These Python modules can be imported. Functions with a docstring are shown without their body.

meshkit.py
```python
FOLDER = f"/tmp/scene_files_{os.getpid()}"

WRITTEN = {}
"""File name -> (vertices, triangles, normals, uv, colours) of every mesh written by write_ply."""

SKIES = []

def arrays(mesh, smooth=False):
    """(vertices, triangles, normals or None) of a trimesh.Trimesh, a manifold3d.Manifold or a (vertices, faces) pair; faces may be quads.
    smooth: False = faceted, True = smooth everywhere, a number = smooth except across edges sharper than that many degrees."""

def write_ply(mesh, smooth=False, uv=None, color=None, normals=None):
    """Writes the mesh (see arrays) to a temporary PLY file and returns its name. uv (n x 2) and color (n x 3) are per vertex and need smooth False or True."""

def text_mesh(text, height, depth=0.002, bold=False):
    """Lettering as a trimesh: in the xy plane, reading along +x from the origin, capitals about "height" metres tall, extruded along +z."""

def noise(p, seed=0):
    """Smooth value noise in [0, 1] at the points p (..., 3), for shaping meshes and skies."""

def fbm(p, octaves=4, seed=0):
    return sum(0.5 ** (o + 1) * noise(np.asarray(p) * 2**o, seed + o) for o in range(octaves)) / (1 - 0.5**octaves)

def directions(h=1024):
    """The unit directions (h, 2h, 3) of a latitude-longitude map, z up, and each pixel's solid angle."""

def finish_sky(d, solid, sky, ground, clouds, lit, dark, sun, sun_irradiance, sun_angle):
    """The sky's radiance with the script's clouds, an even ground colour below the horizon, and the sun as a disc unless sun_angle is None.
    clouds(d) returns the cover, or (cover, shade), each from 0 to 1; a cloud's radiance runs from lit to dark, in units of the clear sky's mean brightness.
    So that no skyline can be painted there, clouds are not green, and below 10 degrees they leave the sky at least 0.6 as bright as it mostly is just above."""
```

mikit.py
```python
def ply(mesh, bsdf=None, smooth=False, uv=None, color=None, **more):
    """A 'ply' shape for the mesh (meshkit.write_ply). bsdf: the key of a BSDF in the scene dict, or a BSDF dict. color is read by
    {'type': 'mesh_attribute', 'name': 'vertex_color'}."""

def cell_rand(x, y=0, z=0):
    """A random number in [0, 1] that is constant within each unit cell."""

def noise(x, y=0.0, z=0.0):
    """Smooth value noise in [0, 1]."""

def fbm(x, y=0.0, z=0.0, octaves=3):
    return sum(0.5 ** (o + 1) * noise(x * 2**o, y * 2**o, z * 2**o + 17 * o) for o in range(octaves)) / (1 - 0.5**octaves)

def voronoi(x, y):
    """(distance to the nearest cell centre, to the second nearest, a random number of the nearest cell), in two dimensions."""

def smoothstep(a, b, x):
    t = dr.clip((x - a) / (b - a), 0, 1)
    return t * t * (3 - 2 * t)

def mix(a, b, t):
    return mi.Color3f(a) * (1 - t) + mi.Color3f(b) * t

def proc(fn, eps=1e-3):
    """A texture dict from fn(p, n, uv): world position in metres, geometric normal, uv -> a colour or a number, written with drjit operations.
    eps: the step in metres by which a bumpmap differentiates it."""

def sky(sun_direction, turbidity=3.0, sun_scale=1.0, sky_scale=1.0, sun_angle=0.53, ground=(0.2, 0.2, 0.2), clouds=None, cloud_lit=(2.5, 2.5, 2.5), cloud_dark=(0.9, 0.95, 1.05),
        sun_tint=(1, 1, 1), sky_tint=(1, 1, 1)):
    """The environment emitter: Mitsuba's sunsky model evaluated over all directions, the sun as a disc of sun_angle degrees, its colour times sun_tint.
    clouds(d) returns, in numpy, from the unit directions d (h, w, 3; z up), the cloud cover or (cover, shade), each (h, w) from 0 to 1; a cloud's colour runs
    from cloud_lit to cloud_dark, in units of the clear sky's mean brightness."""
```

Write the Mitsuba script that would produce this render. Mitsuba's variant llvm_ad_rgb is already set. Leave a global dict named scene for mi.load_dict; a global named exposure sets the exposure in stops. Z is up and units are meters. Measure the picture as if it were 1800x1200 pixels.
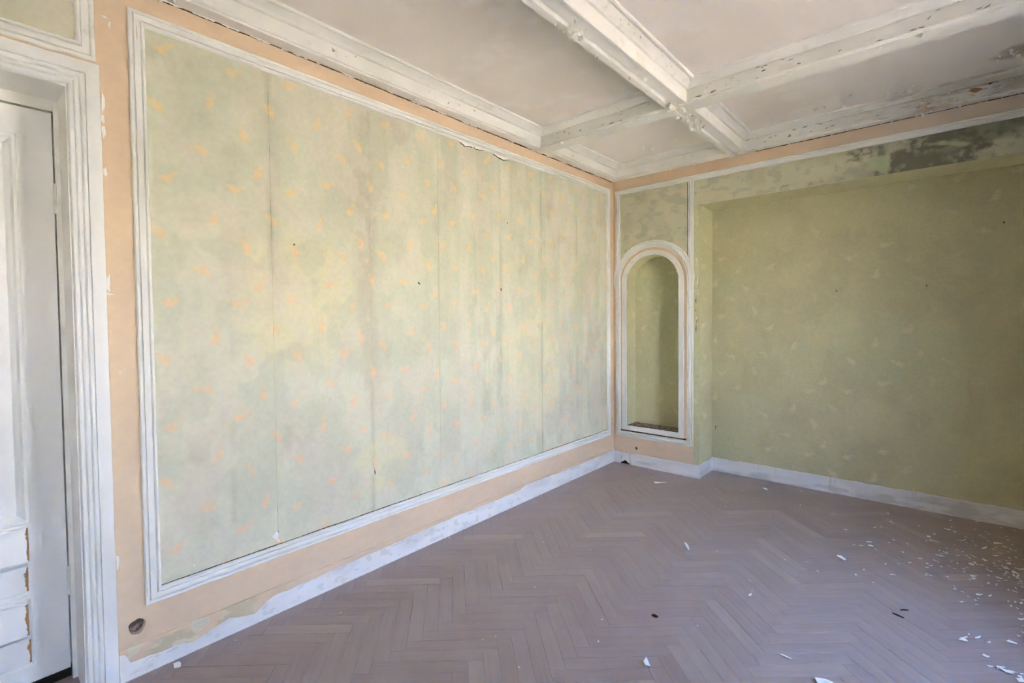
import math, random
import numpy as np, trimesh, mitsuba as mi, mikit, meshkit
import drjit as dr
import shapely.geometry as sg
import shapely.affinity as sa
from shapely.ops import unary_union
from mikit import proc, noise, fbm, smoothstep, mix, cell_rand

T = mi.ScalarTransform4f
scene = {'type': 'scene'}
labels = {}

# ------------------------------------------------------------------ camera, sky, exposure
CAM = np.array([2.435, -4.7717, 1.5])
YAW, PITCH, ROLL, FOC = math.radians(-44.155), math.radians(-1.687), math.radians(-0.678), 863.77
fw = np.array([math.sin(YAW) * math.cos(PITCH), math.cos(YAW) * math.cos(PITCH), math.sin(PITCH)])
_r = np.cross(fw, [0, 0, 1]); _r /= np.linalg.norm(_r); _u = np.cross(_r, fw)
right = _r * math.cos(ROLL) + _u * math.sin(ROLL)
up = -_r * math.sin(ROLL) + _u * math.cos(ROLL)
scene['camera'] = {
    'type': 'perspective', 'fov_axis': 'x', 'fov': math.degrees(2 * math.atan(900 / FOC)),
    'principal_point_offset_x': 0.04877, 'principal_point_offset_y': 0.01047,
    'near_clip': 0.02, 'far_clip': 500.0,
    'to_world': T().look_at(origin=CAM.tolist(), target=(CAM + fw).tolist(), up=up.tolist())}
scene['sky'] = mikit.sky((-0.45, 0.45, 0.77), turbidity=4.0, sun_scale=1.0, sky_scale=1.0, ground=(0.26, 0.24, 0.21),
                         sky_tint=(1.06, 0.97, 1.0))
exposure = 7.78

# ------------------------------------------------------------------ measures (metres)
W, D = 3.30, -6.6              # right wall, wall behind the camera
ZC = 3.031                    # ceiling of the coffers
ZK = 2.902                    # underside of the cornices and beams
XP, YA, ZS = 0.848, 0.36, 2.526   # alcove: left return, depth, soffit
XA = 3.15                      # right end of the alcove

# ------------------------------------------------------------------ materials
def pbsdf(key, fn, rough=0.6, spec=0.3, bump=None, eps=2e-3, two=True):
    b = {'type': 'principled', 'base_color': proc(fn) if callable(fn) else {'type': 'rgb', 'value': fn}, 'roughness': rough, 'specular': spec}
    if bump:
        b = {'type': 'bumpmap', 'arbitrary': proc(bump, eps), 'scale': 1.0, 'bsdf': b}
    scene[key] = {'type': 'twosided', 'bsdf': b} if two else b


def c_white(p, n, uv):
    g = fbm(p.x * 2.3, p.y * 2.3, p.z * 2.3, 3)
    s = smoothstep(0.62, 0.8, fbm(p.x * 17, p.y * 17, p.z * 17 + 5, 3))
    return mix(mix((0.78, 0.79, 0.76), (0.70, 0.71, 0.65), smoothstep(0.4, 0.75, g)), (0.60, 0.60, 0.53), s * 0.35)


def c_white_dirt_shade(p, n, uv):  # real dirt plus painted shade, both growing towards the right
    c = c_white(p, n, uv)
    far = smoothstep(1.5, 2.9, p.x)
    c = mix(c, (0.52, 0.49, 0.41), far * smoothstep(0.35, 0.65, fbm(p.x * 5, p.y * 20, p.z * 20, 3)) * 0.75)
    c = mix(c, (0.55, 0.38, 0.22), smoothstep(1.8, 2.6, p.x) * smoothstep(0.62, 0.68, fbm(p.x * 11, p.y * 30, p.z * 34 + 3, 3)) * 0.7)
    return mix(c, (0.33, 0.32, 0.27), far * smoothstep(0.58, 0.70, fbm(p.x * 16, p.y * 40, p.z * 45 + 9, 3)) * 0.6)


def c_door(p, n, uv):
    g = fbm(p.x * 3, p.y * 3, p.z * 2.0, 3)
    return mix((0.78, 0.80, 0.79), (0.71, 0.73, 0.70), smoothstep(0.45, 0.75, g))


def c_ceiling(p, n, uv):
    g = fbm(p.x * 1.3, p.y * 1.3 + 4, 0, 4)
    q = fbm(p.x * 6, p.y * 6, 3, 3)
    c = mix((0.78, 0.755, 0.72), (0.71, 0.68, 0.635), smoothstep(0.4, 0.75, g))
    c = mix(c, (0.79, 0.77, 0.75), smoothstep(0.55, 0.75, q) * 0.6)
    # leak stain near the back wall
    d = dr.sqrt(dr.square((p.x - 2.85) / 0.22) + dr.square((p.y + 0.40) / 0.14)) + 0.7 * (fbm(p.x * 14, p.y * 14, 1, 3) - 0.5)
    c = mix(c, (0.30, 0.24, 0.18), smoothstep(1.0, 0.55, d) * 0.7)
    return c


def c_orange(p, n, uv):
    g = fbm(p.x * 2.1, p.y * 2.1, p.z * 2.1, 3)
    f = fbm(p.x * 30, p.y * 30, p.z * 30, 2)
    c = mix((0.70, 0.555, 0.395), (0.67, 0.525, 0.375), smoothstep(0.35, 0.7, g))
    c = mix(c, (0.67, 0.55, 0.40), smoothstep(0.5, 0.8, fbm(p.x * 5 + 9, p.y * 5, p.z * 1.5, 3)) * 0.6)
    return c * (0.96 + 0.08 * f)


def c_orange_back(p, n, uv):
    c = c_orange(p, n, uv)
    # towards the right the band above the moulding has lost its paint
    q = smoothstep(1.5, 2.4, p.x + 0.9 * (fbm(p.x * 6, 0, p.z * 14, 3) - 0.5)) * smoothstep(2.78, 2.80, p.z)
    return mix(c, (0.66, 0.58, 0.50), q * 0.85)


# white part of the left baseboard: height of the paint line along y, measured
BB = [(-9, .12), (-4.34, .12), (-4.322, .121), (-4.30, .073), (-4.15, .065), (-4.058, .046), (-3.897, .085), (-3.775, .05), (-3.696, .099), (-3.403, .104),
      (-3.084, .108), (-2.822, .112), (-2.335, .120), (-2.187, .111), (-1.621, .114), (-1.536, .138), (-0.886, .117), (0.5, .122)]


def h_line(y):
    h = mi.Float(BB[0][1])
    for (a, ha), (b, hb) in zip(BB[:-1], BB[1:]):
        t = (y - a) / (b - a)
        h = dr.select((y >= a) & (y < b), ha + (hb - ha) * t, h)
    return h


def c_base_left(p, n, uv):
    h = h_line(p.y) + 0.012 * (fbm(p.y * 30, p.z * 30, 0, 3) - 0.5)
    f = fbm(p.x * 4, p.y * 4, p.z * 9, 3)
    white = mix((0.78, 0.78, 0.76), (0.68, 0.69, 0.68), smoothstep(0.45, 0.7, f))
    white = mix(white, (0.50, 0.49, 0.44), smoothstep(0.64, 0.72, fbm(p.y * 22, p.z * 40, 4, 3)) * 0.35)
    # blistered, greenish old paint above the white on the door's side
    o = c_orange(p, n, uv)
    g = smoothstep(-3.55, -4.0, p.y) * smoothstep(0.46, 0.60, fbm(p.y * 7, p.z * 16, 2, 4))
    o = mix(o, (0.50, 0.46, 0.30), g * 0.75)
    g2 = smoothstep(-3.6, -3.95, p.y) * smoothstep(0.57, 0.66, fbm(p.y * 24, p.z * 40, 7, 3))
    o = mix(o, (0.66, 0.62, 0.46), g2 * 0.8)
    return mix(white, o, smoothstep(-0.0015, 0.0015, p.z - h))


def c_base_back(p, n, uv):
    f = fbm(p.x * 3, p.y * 3, p.z * 8, 3)
    c = mix((0.78, 0.78, 0.77), (0.70, 0.70, 0.70), smoothstep(0.4, 0.7, f))
    g = fbm(p.x * 7, p.z * 22, 3, 4) + 1.6 * (0.045 - p.z) + 0.10 * smoothstep(1.2, 2.6, p.x)
    c = mix(c, (0.40, 0.39, 0.34), smoothstep(0.53, 0.75, g) * 0.42)
    v = smoothstep(0.47, 0.5, noise(p.x * 26, 0, 1)) * smoothstep(0.53, 0.5, noise(p.x * 26, 0, 1)) * smoothstep(0.05, 0.1, p.z)
    return mix(c, (0.45, 0.44, 0.40), v * 0.35)


MOTIFS = [(0.03, 0.52), (0.056, 0.219), (0.197, 0.37), (0.248, 0.054), (0.346, 0.219), (0.396, 0.483), (0.462, 0.309), (0.537, 0.091), (0.622, 0.247),
          (0.649, 0.491), (0.789, 0.095), (0.837, 0.325), (0.941, 0.493), (0.992, 0.211), (1.053, 0.034), (1.127, 0.364)]
MANG = [0.3, 2.2, 1.2, 0.1, 2.6, 0.9, 2.1, 1.7, 2.4, 0.5, 2.9, 1.1, 0.2, 1.9, 1.0, 2.3]


def motif(u, z):
    """Cover of the printed sprigs at wall position u, z: the paper's repeat is 1.19 m by 0.549 m."""
    wob = (fbm(u * 38, z * 38, 2, 3) - 0.5) * 0.016
    cover = mi.Float(0)
    for (a, b), ang in zip(MOTIFS, MANG):
        du = (u - a) / 1.19; du = (du - dr.round(du)) * 1.19
        dz = (z - b) / 0.549; dz = (dz - dr.round(dz)) * 0.549
        c, s = math.cos(ang), math.sin(ang)
        x, y = du * c + dz * s, -du * s + dz * c
        d1 = dr.sqrt(dr.square(x / 1.25) + dr.square(y / 0.95)) - 0.021
        d2 = dr.sqrt(dr.square((x - 0.036) / 1.2) + dr.square((y - 0.008) / 0.8)) - 0.012
        d3 = dr.sqrt(dr.square(x + 0.024) + dr.square((y - 0.014) / 0.6)) - 0.010
        d = dr.minimum(d1, dr.minimum(d2, d3)) + wob
        cover = dr.maximum(cover, smoothstep(0.009, -0.010, d))
    return cover * (0.55 + 0.45 * smoothstep(0.35, 0.6, fbm(u * 90, z * 90, 5, 2)))


SEAMS = [-3.86, -3.645, -3.044, -2.485, -2.126, -1.833, -1.287, -0.72]


def c_paper_left(p, n, uv):
    u, z = p.y, p.z
    big = fbm(u * 1.1 + 3, z * 0.9, 0, 3)
    mid = fbm(u * 5, z * 3, 7, 4)
    fine = fbm(u * 60, z * 60, 1, 2)
    c = mix((0.64, 0.645, 0.51), (0.60, 0.575, 0.465), smoothstep(0.38, 0.66, mid))
    c = mix(c, (0.575, 0.60, 0.455), smoothstep(0.50, 0.72, big) * 0.7)
    # water runs: tall narrow streaks, strongest from the top
    st = fbm(u * 5.5 + 0.5 * fbm(u * 3, z * 1.2, 1, 2), z * 0.8, 11, 4)
    c = mix(c, (0.47, 0.455, 0.34), smoothstep(0.48, 0.74, st) * (0.20 + 0.34 * smoothstep(0.9, 2.6, z)) * (0.45 + 0.55 * smoothstep(-3.7, -2.6, u)))
    c = mix(c, (0.66, 0.64, 0.50), smoothstep(0.50, 0.36, st) * 0.25)
    c = mix(c, (0.50, 0.545, 0.40), smoothstep(0.56, 0.70, fbm(u * 16, z * 1.1, 5, 3)) * 0.45 * smoothstep(-2.9, -2.1, u))
    # paler, yellower patches where pictures or lamps kept the light off
    for (a, b, ra, rb, k) in ((-3.48, 1.62, 0.36, 0.42, 0.70), (-1.35, 1.15, 0.42, 0.55, 0.55), (-2.98, 0.62, 0.22, 0.2, 0.6)):
        d = dr.sqrt(dr.square((u - a) / ra) + dr.square((z - b) / rb)) + 0.9 * (fbm(u * 4.5, z * 4.5, a, 3) - 0.5)
        c = mix(c, (0.70, 0.66, 0.42), smoothstep(1.15, 0.6, d) * k)
    # broad drip stains
    for (a, w_, z0, z1, col, k) in ((-3.06, .10, 0.9, 2.55, (0.47, 0.44, 0.35), 0.55), (-3.62, .07, 1.5, 2.6, (0.50, 0.48, 0.38), 0.45), (-1.84, .05, 0.75, 1.75, (0.43, 0.46, 0.35), 0.6),
                                    (-1.27, .09, 1.45, 2.6, (0.47, 0.50, 0.37), 0.55), (-2.15, .05, 0.6, 2.6, (0.50, 0.54, 0.40), 0.45), (-2.55, .12, 1.9, 2.75, (0.50, 0.50, 0.36), 0.5),
                                    (-0.95, .10, 0.6, 1.6, (0.49, 0.51, 0.42), 0.45), (-3.75, .12, 0.4, 0.9, (0.51, 0.52, 0.42), 0.4), (-3.25, .2, 1.95, 2.5, (0.49, 0.46, 0.35), 0.5)):
        d = dr.abs(u - a - 0.10 * (fbm(z * 2.2, a * 9, 0, 2) - 0.5)) / w_ + 0.9 * (fbm(u * 14, z * 3, a, 3) - 0.5)
        c = mix(c, col, smoothstep(1.0, 0.2, d) * smoothstep(z0 - 0.12, z0 + 0.25, z) * smoothstep(z1 + 0.15, z1 - 0.25, z) * k)
    mot = fbm(u * 8.5, z * 7, 41, 4)
    c = mix(c, (0.52, 0.55, 0.43), smoothstep(0.48, 0.66, mot) * 0.5)
    c = mix(c, (0.66, 0.62, 0.52), smoothstep(0.46, 0.32, mot) * 0.4)
    # grey soot blotches
    c = mix(c, (0.43, 0.42, 0.32), smoothstep(0.58, 0.85, fbm(u * 6 + 2, z * 4.5, 23, 4)) * 0.4)
    # brown edges at the seams of the strips
    for s in SEAMS:
        d = dr.abs(u - s - 0.012 * (noise(z * 2.5, s, 0) - 0.5))
        c = mix(c, (0.40, 0.40, 0.29), smoothstep(0.03, 0.0, d) * smoothstep(0.45, 0.65, fbm(z * 3, s * 7, 0, 3)) * 0.38)
    c = mix(c, mix((0.76, 0.58, 0.27), (0.78, 0.55, 0.33), smoothstep(2.3, 1.4, z)), motif(u, z) * 0.66)
    return c * (0.95 + 0.1 * fine)


def c_paper_back(p, n, uv):
    u, z = p.x + 0.55 * p.y, p.z
    mid = fbm(u * 4, z * 3, 3, 4)
    fine = fbm(u * 70, z * 70, p.y * 30, 2)
    c = mix((0.575, 0.555, 0.345), (0.53, 0.505, 0.315), smoothstep(0.35, 0.68, mid))
    c = mix(c, (0.52, 0.555, 0.35), smoothstep(0.5, 0.72, fbm(u * 1.7, z * 1.7, 9, 3)) * 0.6)
    c = mix(c, (0.70, 0.66, 0.45), motif(u + 0.31, z + 0.2) * (0.22 + 0.50 * smoothstep(0.42, 0.62, noise(u * 3.1, z * 3.1, 4))))
    return c * (0.93 + 0.14 * fine)


def c_paper_header(p, n, uv):
    u, z = p.x, p.z
    c = mix((0.56, 0.56, 0.40), (0.51, 0.505, 0.36), smoothstep(0.38, 0.66, fbm(u * 6, z * 6, 3, 4)))
    c = mix(c, (0.64, 0.58, 0.42), smoothstep(0.58, 0.72, fbm(u * 9, z * 9, 31, 3)) * 0.35)
    c = mix(c, (0.40, 0.43, 0.33), smoothstep(0.52, 0.66, fbm(u * 15, z * 22, 6, 3)) * 0.55)
    # black mould
    m = 0.65 * fbm(u * 8, z * 11, 17, 4) + 0.35 * fbm(u * 34, z * 30, 3, 3) - 0.42 * dr.abs(u - 2.47) + 0.16
    c = mix(c, (0.10, 0.105, 0.08), smoothstep(0.42, 0.68, m) * 0.8)
    m2 = smoothstep(1.6, 3.0, u)  # broad uneven darkening towards the right end
    c = mix(c, (0.20, 0.21, 0.14), m2 * smoothstep(0.3, 0.55, fbm(u * 3, z * 7, 2, 3)) * 0.8)
    # pale green torn paper
    for (a, b, ra, rb) in ((2.10, 2.60, 0.075, 0.07), (2.50, 2.655, 0.12, 0.022)):
        d = dr.sqrt(dr.square((u - a) / ra) + dr.square((z - b + 0.25 * (u - a) * (1 if ra > 0.1 else 0)) / rb)) + 2.2 * (fbm(u * 14, z * 20, 0, 4) - 0.5)
        c = mix(c, (0.45, 0.53, 0.33), smoothstep(1.1, 0.5, d) * 0.85)
    return c


def c_plank(tone):
    def fn(p, n, uv):
        g = fbm(uv.x * 4 + tone * 3, uv.y * 90, tone, 3)
        k = fbm(p.x * 1.4, p.y * 1.4, 3, 3)
        dust = smoothstep(0.45, 0.7, fbm(p.x * 5, p.y * 5, 8, 4))
        base = [(0.315, 0.246, 0.224), (0.300, 0.231, 0.211), (0.325, 0.257, 0.233), (0.308, 0.233, 0.218), (0.36, 0.293, 0.258)][tone]
        c = mi.Color3f(base) * (0.90 + 0.20 * g) * (0.92 + 0.16 * k)
        return mix(c, (0.36, 0.30, 0.28), 0.20 + dust * 0.30)
    return fn


def r_bump(p, n, uv):
    return 0.0009 * fbm(p.x * 45, p.y * 45, p.z * 45, 3)


def paint_bump(p, n, uv):
    return 0.0010 * fbm(p.x * 20, p.y * 20, p.z * 20, 3) + 0.0006 * smoothstep(0.55, 0.6, fbm(p.x * 9, p.y * 9, p.z * 9 + 3, 3))


pbsdf('m_white', c_white, 0.5, 0.3)
pbsdf('m_white_peeling', c_white, 0.55, 0.3, paint_bump)
pbsdf('m_white_dirt_shade', c_white_dirt_shade, 0.6, 0.25, paint_bump)
pbsdf('m_door', c_door, 0.42, 0.4)
pbsdf('m_ceiling', c_ceiling, 0.8, 0.15)
pbsdf('m_orange', c_orange, 0.75, 0.15)
pbsdf('m_orange_back', c_orange_back, 0.75, 0.15)
pbsdf('m_base_left', c_base_left, 0.6, 0.2, r_bump)
pbsdf('m_base_back', c_base_back, 0.6, 0.2, r_bump)
pbsdf('m_paper_left', c_paper_left, 0.85, 0.1)
pbsdf('m_paper_back', c_paper_back, 0.85, 0.1)
pbsdf('m_paper_header', c_paper_header, 0.85, 0.1)
for _k in range(5):
    pbsdf(f'm_plank_{_k}', c_plank(_k), 0.42, 0.45)
pbsdf('m_dark', (0.02, 0.018, 0.015), 0.9, 0.1)
pbsdf('m_crack', (0.07, 0.045, 0.03), 0.9, 0.1)
pbsdf('m_hole', lambda p, n, uv: mix((0.10, 0.075, 0.06), (0.30, 0.24, 0.19), smoothstep(0.4, 0.7, fbm(p.x * 60, p.y * 60, p.z * 60, 3))), 0.9, 0.1)
pbsdf('m_spot', (0.27, 0.25, 0.21), 0.9, 0.1)
pbsdf('m_raw_wood', lambda p, n, uv: mix((0.42, 0.25, 0.12), (0.30, 0.17, 0.08), fbm(p.y * 20, p.z * 120, 0, 3)), 0.8, 0.1)
pbsdf('m_flake', (0.80, 0.80, 0.77), 0.6, 0.2)
pbsdf('m_flake_grey', (0.55, 0.53, 0.50), 0.7, 0.2)
pbsdf('m_curl', (0.80, 0.79, 0.74), 0.6, 0.2)
pbsdf('m_plaster', lambda p, n, uv: mix((0.70, 0.69, 0.67), (0.60, 0.58, 0.55), fbm(p.x * 3, p.y * 3, p.z * 3, 3)), 0.85, 0.1)
pbsdf('m_grass', lambda p, n, uv: mix((0.165, 0.155, 0.145), (0.22, 0.205, 0.19), fbm(p.x * 0.7, p.y * 0.7, 0, 4)), 0.95, 0.05)
pbsdf('m_paper_left_plain', (0.19, 0.18, 0.15), 0.85, 0.1)
pbsdf('m_render', lambda p, n, uv: mix((0.43, 0.44, 0.43), (0.50, 0.51, 0.49), fbm(p.x * 1.5, p.y * 1.5, p.z * 1.5, 3)), 0.8, 0.2)
pbsdf('m_subfloor', (0.05, 0.04, 0.03), 0.9, 0.1)

# ------------------------------------------------------------------ helpers
rng = np.random.default_rng(7)
random.seed(7)


def box(lo, hi):
    lo, hi = np.minimum(lo, hi), np.maximum(lo, hi)
    m = trimesh.creation.box(extents=hi - lo)
    m.apply_translation((lo + hi) / 2)
    return m


def cat(ms):
    return trimesh.util.concatenate(ms)


def minus(a, *bs):
    return trimesh.boolean.difference([a, *bs], engine='manifold')


def put(key, mesh, bsdf, smooth=False, uv=None):
    k, n = key, 1
    while k in scene:
        k = f'{key}_{n:03d}'; n += 1
    scene[k] = mikit.ply(mesh, bsdf, smooth=smooth, uv=uv)
    return k


def tag(key, label, cat_=None, group=None, kind=None):
    labels[key] = {'label': label}
    if cat_: labels[key]['category'] = cat_
    if group: labels[key]['group'] = group
    if kind: labels[key]['kind'] = kind


PL = lambda a, b, h: np.array([h, a, b])              # left wall: a = y, b = z, h = proud of the wall
PB = lambda a, b, h: np.array([a, -h, b])             # back wall: a = x
PA = lambda a, b, h: np.array([a, YA - h, b])         # back of the alcove
DX = -0.19
PD = lambda a, b, h: np.array([DX + h, a, b])         # face of the door leaf


def loft(rings):
    """Closed rings of equal length joined one after another, the ends capped."""
    n = len(rings[0]); v = np.vstack(rings); f = []
    for k in range(len(rings) - 1):
        for i in range(n):
            j = (i + 1) % n
            f += [[k * n + i, k * n + j, (k + 1) * n + j], [k * n + i, (k + 1) * n + j, (k + 1) * n + i]]
    for base, rev in ((0, True), ((len(rings) - 1) * n, False)):
        for i in range(1, n - 1):
            t = [base, base + i, base + i + 1]
            f.append(t[::-1] if rev else t)
    m = trimesh.Trimesh(v, f, process=False)
    trimesh.repair.fix_normals(m)
    return m


def rect_rails(P, rect, prof, h0=0.0):
    """Four mitred rails (bottom, right, top, left) of a frame; prof is (distance inward from the outer edge, height)."""
    a0, b0, a1, b1 = rect
    c = lambda w, k: [(a0 + w, b0 + w), (a1 - w, b0 + w), (a1 - w, b1 - w), (a0 + w, b1 - w)][k]
    return [loft([np.array([P(*c(w, k), h + h0) for w, h in prof]), np.array([P(*c(w, (k + 1) % 4), h + h0) for w, h in prof])]) for k in range(4)]


def extr(poly, P, h0, h1):
    ms = []
    for g in (poly.geoms if hasattr(poly, 'geoms') else [poly]):
        m = trimesh.creation.extrude_polygon(g, 1.0)
        v = m.vertices
        m.vertices = np.array([P(a, b, h0 + (h1 - h0) * t) for a, b, t in v])
        trimesh.repair.fix_normals(m)
        ms.append(m)
    return cat(ms)


def along_y(prof, y0, y1):
    return loft([np.array([(x, y0, z) for x, z in prof]), np.array([(x, y1, z) for x, z in prof])])


def along_x(prof, x0, x1):
    return loft([np.array([(x0, y, z) for y, z in prof]), np.array([(x1, y, z) for y, z in prof])])


def arch_path(cx, zs, r, zb, n=40):
    """Up the left leg, round the arch, down the right leg."""
    pts = [(cx - r, zb)] + [(cx - r * math.cos(t), zs + r * math.sin(t)) for t in np.linspace(0, math.pi, n)] + [(cx + r, zb)]
    return pts


def rough_line(a0, a1, step, amp, r):
    n = max(2, int((a1 - a0) / step))
    a = np.linspace(a0, a1, n + 1)
    w = np.cumsum(r.normal(0, 1, n + 1)); w -= np.linspace(w[0], w[-1], n + 1)
    w = w / (np.abs(w).max() + 1e-9) * amp + r.normal(0, amp * 0.25, n + 1)
    return a, w


def blob(r, ra, rb, n=9, rough=0.35):
    t = np.sort(r.uniform(0, 2 * math.pi, n))
    k = 1 + rough * r.uniform(-1, 1, n)
    return sg.Polygon([(ra * k[i] * math.cos(t[i]), rb * k[i] * math.sin(t[i])) for i in range(n)]).buffer(0)


# ------------------------------------------------------------------ floor: herringbone parquet at 45 degrees to the walls
put('floor', box((-0.6, D - 0.2, -0.20), (W + 0.3, 0.9, -0.018)), 'm_subfloor')
tag('floor', 'dull brown herringbone parquet floor scattered with paint flakes', kind='structure')
PLEN, PWID = 0.42, 0.070
_s = math.sqrt(0.5)


def plank_mesh():
    L, w, c, g = PLEN, PWID, 0.0009, 0.0003
    top = [(g + c, g + c), (L - g - c, g + c), (L - g - c, w - g - c), (g + c, w - g - c)]
    mid = [(g, g), (L - g, g), (L - g, w - g), (g, w - g)]
    v = [(x, y, 0) for x, y in top] + [(x, y, -c) for x, y in mid] + [(x, y, -0.018) for x, y in mid]
    f = [(0, 1, 2), (0, 2, 3)]
    for o in (0, 4):
        for i in range(4):
            j = (i + 1) % 4
            f += [(o + i, o + 4 + i, o + 4 + j), (o + i, o + 4 + j, o + j)]
    m = trimesh.Trimesh(v, f, process=False)
    trimesh.repair.fix_normals(m)
    return m


PM = plank_mesh()
plank_dicts = [mikit.ply(PM, f'm_plank_{k}', uv=PM.vertices[:, :2]) for k in range(5)]
spots = []
for i in range(-80, 80):
    for j in range(-16, 16):
        s, t = i * PWID + j * PLEN, i * PWID - j * PLEN
        for kind in (0, 1):
            # corner and rotation in the tilted frame
            o = (s, t) if kind == 0 else (s + PLEN + PWID, t + PWID - PLEN)
            ang = 0 if kind == 0 else 90
            ox, oy = (o[0] - o[1]) * _s + 0.12, (o[0] + o[1]) * _s - 2.6
            a = math.radians(ang + 45)
            cx, cy = ox + math.cos(a) * PLEN / 2 - math.sin(a) * PWID / 2, oy + math.sin(a) * PLEN / 2 + math.cos(a) * PWID / 2
            ext = 0.12
            if -0.4 - ext < cx < W + 0.1 and D - 0.1 < cy < YA + 0.15:
                spots.append((ox, oy, ang + 45, cx, cy))


def on_screen(x, y):
    d = np.array([x, y, 0.0]) - CAM
    z = d @ fw
    if z < 0.15: return 0.0
    u, v = 900 - 87.78 + FOC * (d @ right) / z, 600 - 12.56 - FOC * (d @ up) / z
    inside = -60 < u < 1860 and v < 1290 and (x > -0.02 or (y < -4.42 and x > -0.2))
    return (1.0 / z ** 3) if inside else 0.0


spots = [(on_screen(s[3], s[4]), s) for s in spots]
order = sorted(range(len(spots)), key=lambda k: -spots[k][0])
tones = rng.choice(5, len(spots), p=[0.34, 0.22, 0.2, 0.16, 0.08])
rest = [[] for _ in range(5)]
for n, k in enumerate(order):
    area, (ox, oy, ang, cx, cy) = spots[k]
    m4 = T().translate([ox, oy, float(rng.uniform(-0.0006, 0.0))]).rotate([0, 0, 1], ang).rotate([1, 0, 0], float(rng.normal(0, 0.12)))
    if n < 300 and area > 0:
        key = 'floor__plank' + (f'_{n:03d}' if n else '')
        scene[key] = {**plank_dicts[tones[k]], 'to_world': m4}
    else:
        m = PM.copy(); m.apply_transform(np.array(m4.matrix).reshape(4, 4)); rest[tones[k]].append(m)
rm = cat([m for r_ in rest for m in r_])
put('floor__more_planks', rm, 'm_plank_0', uv=np.vstack([PM.vertices[:, :2]] * (len(rm.vertices) // len(PM.vertices))))
tag('floor__more_planks', 'remaining parquet planks of the same herringbone floor', kind='stuff')

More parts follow.
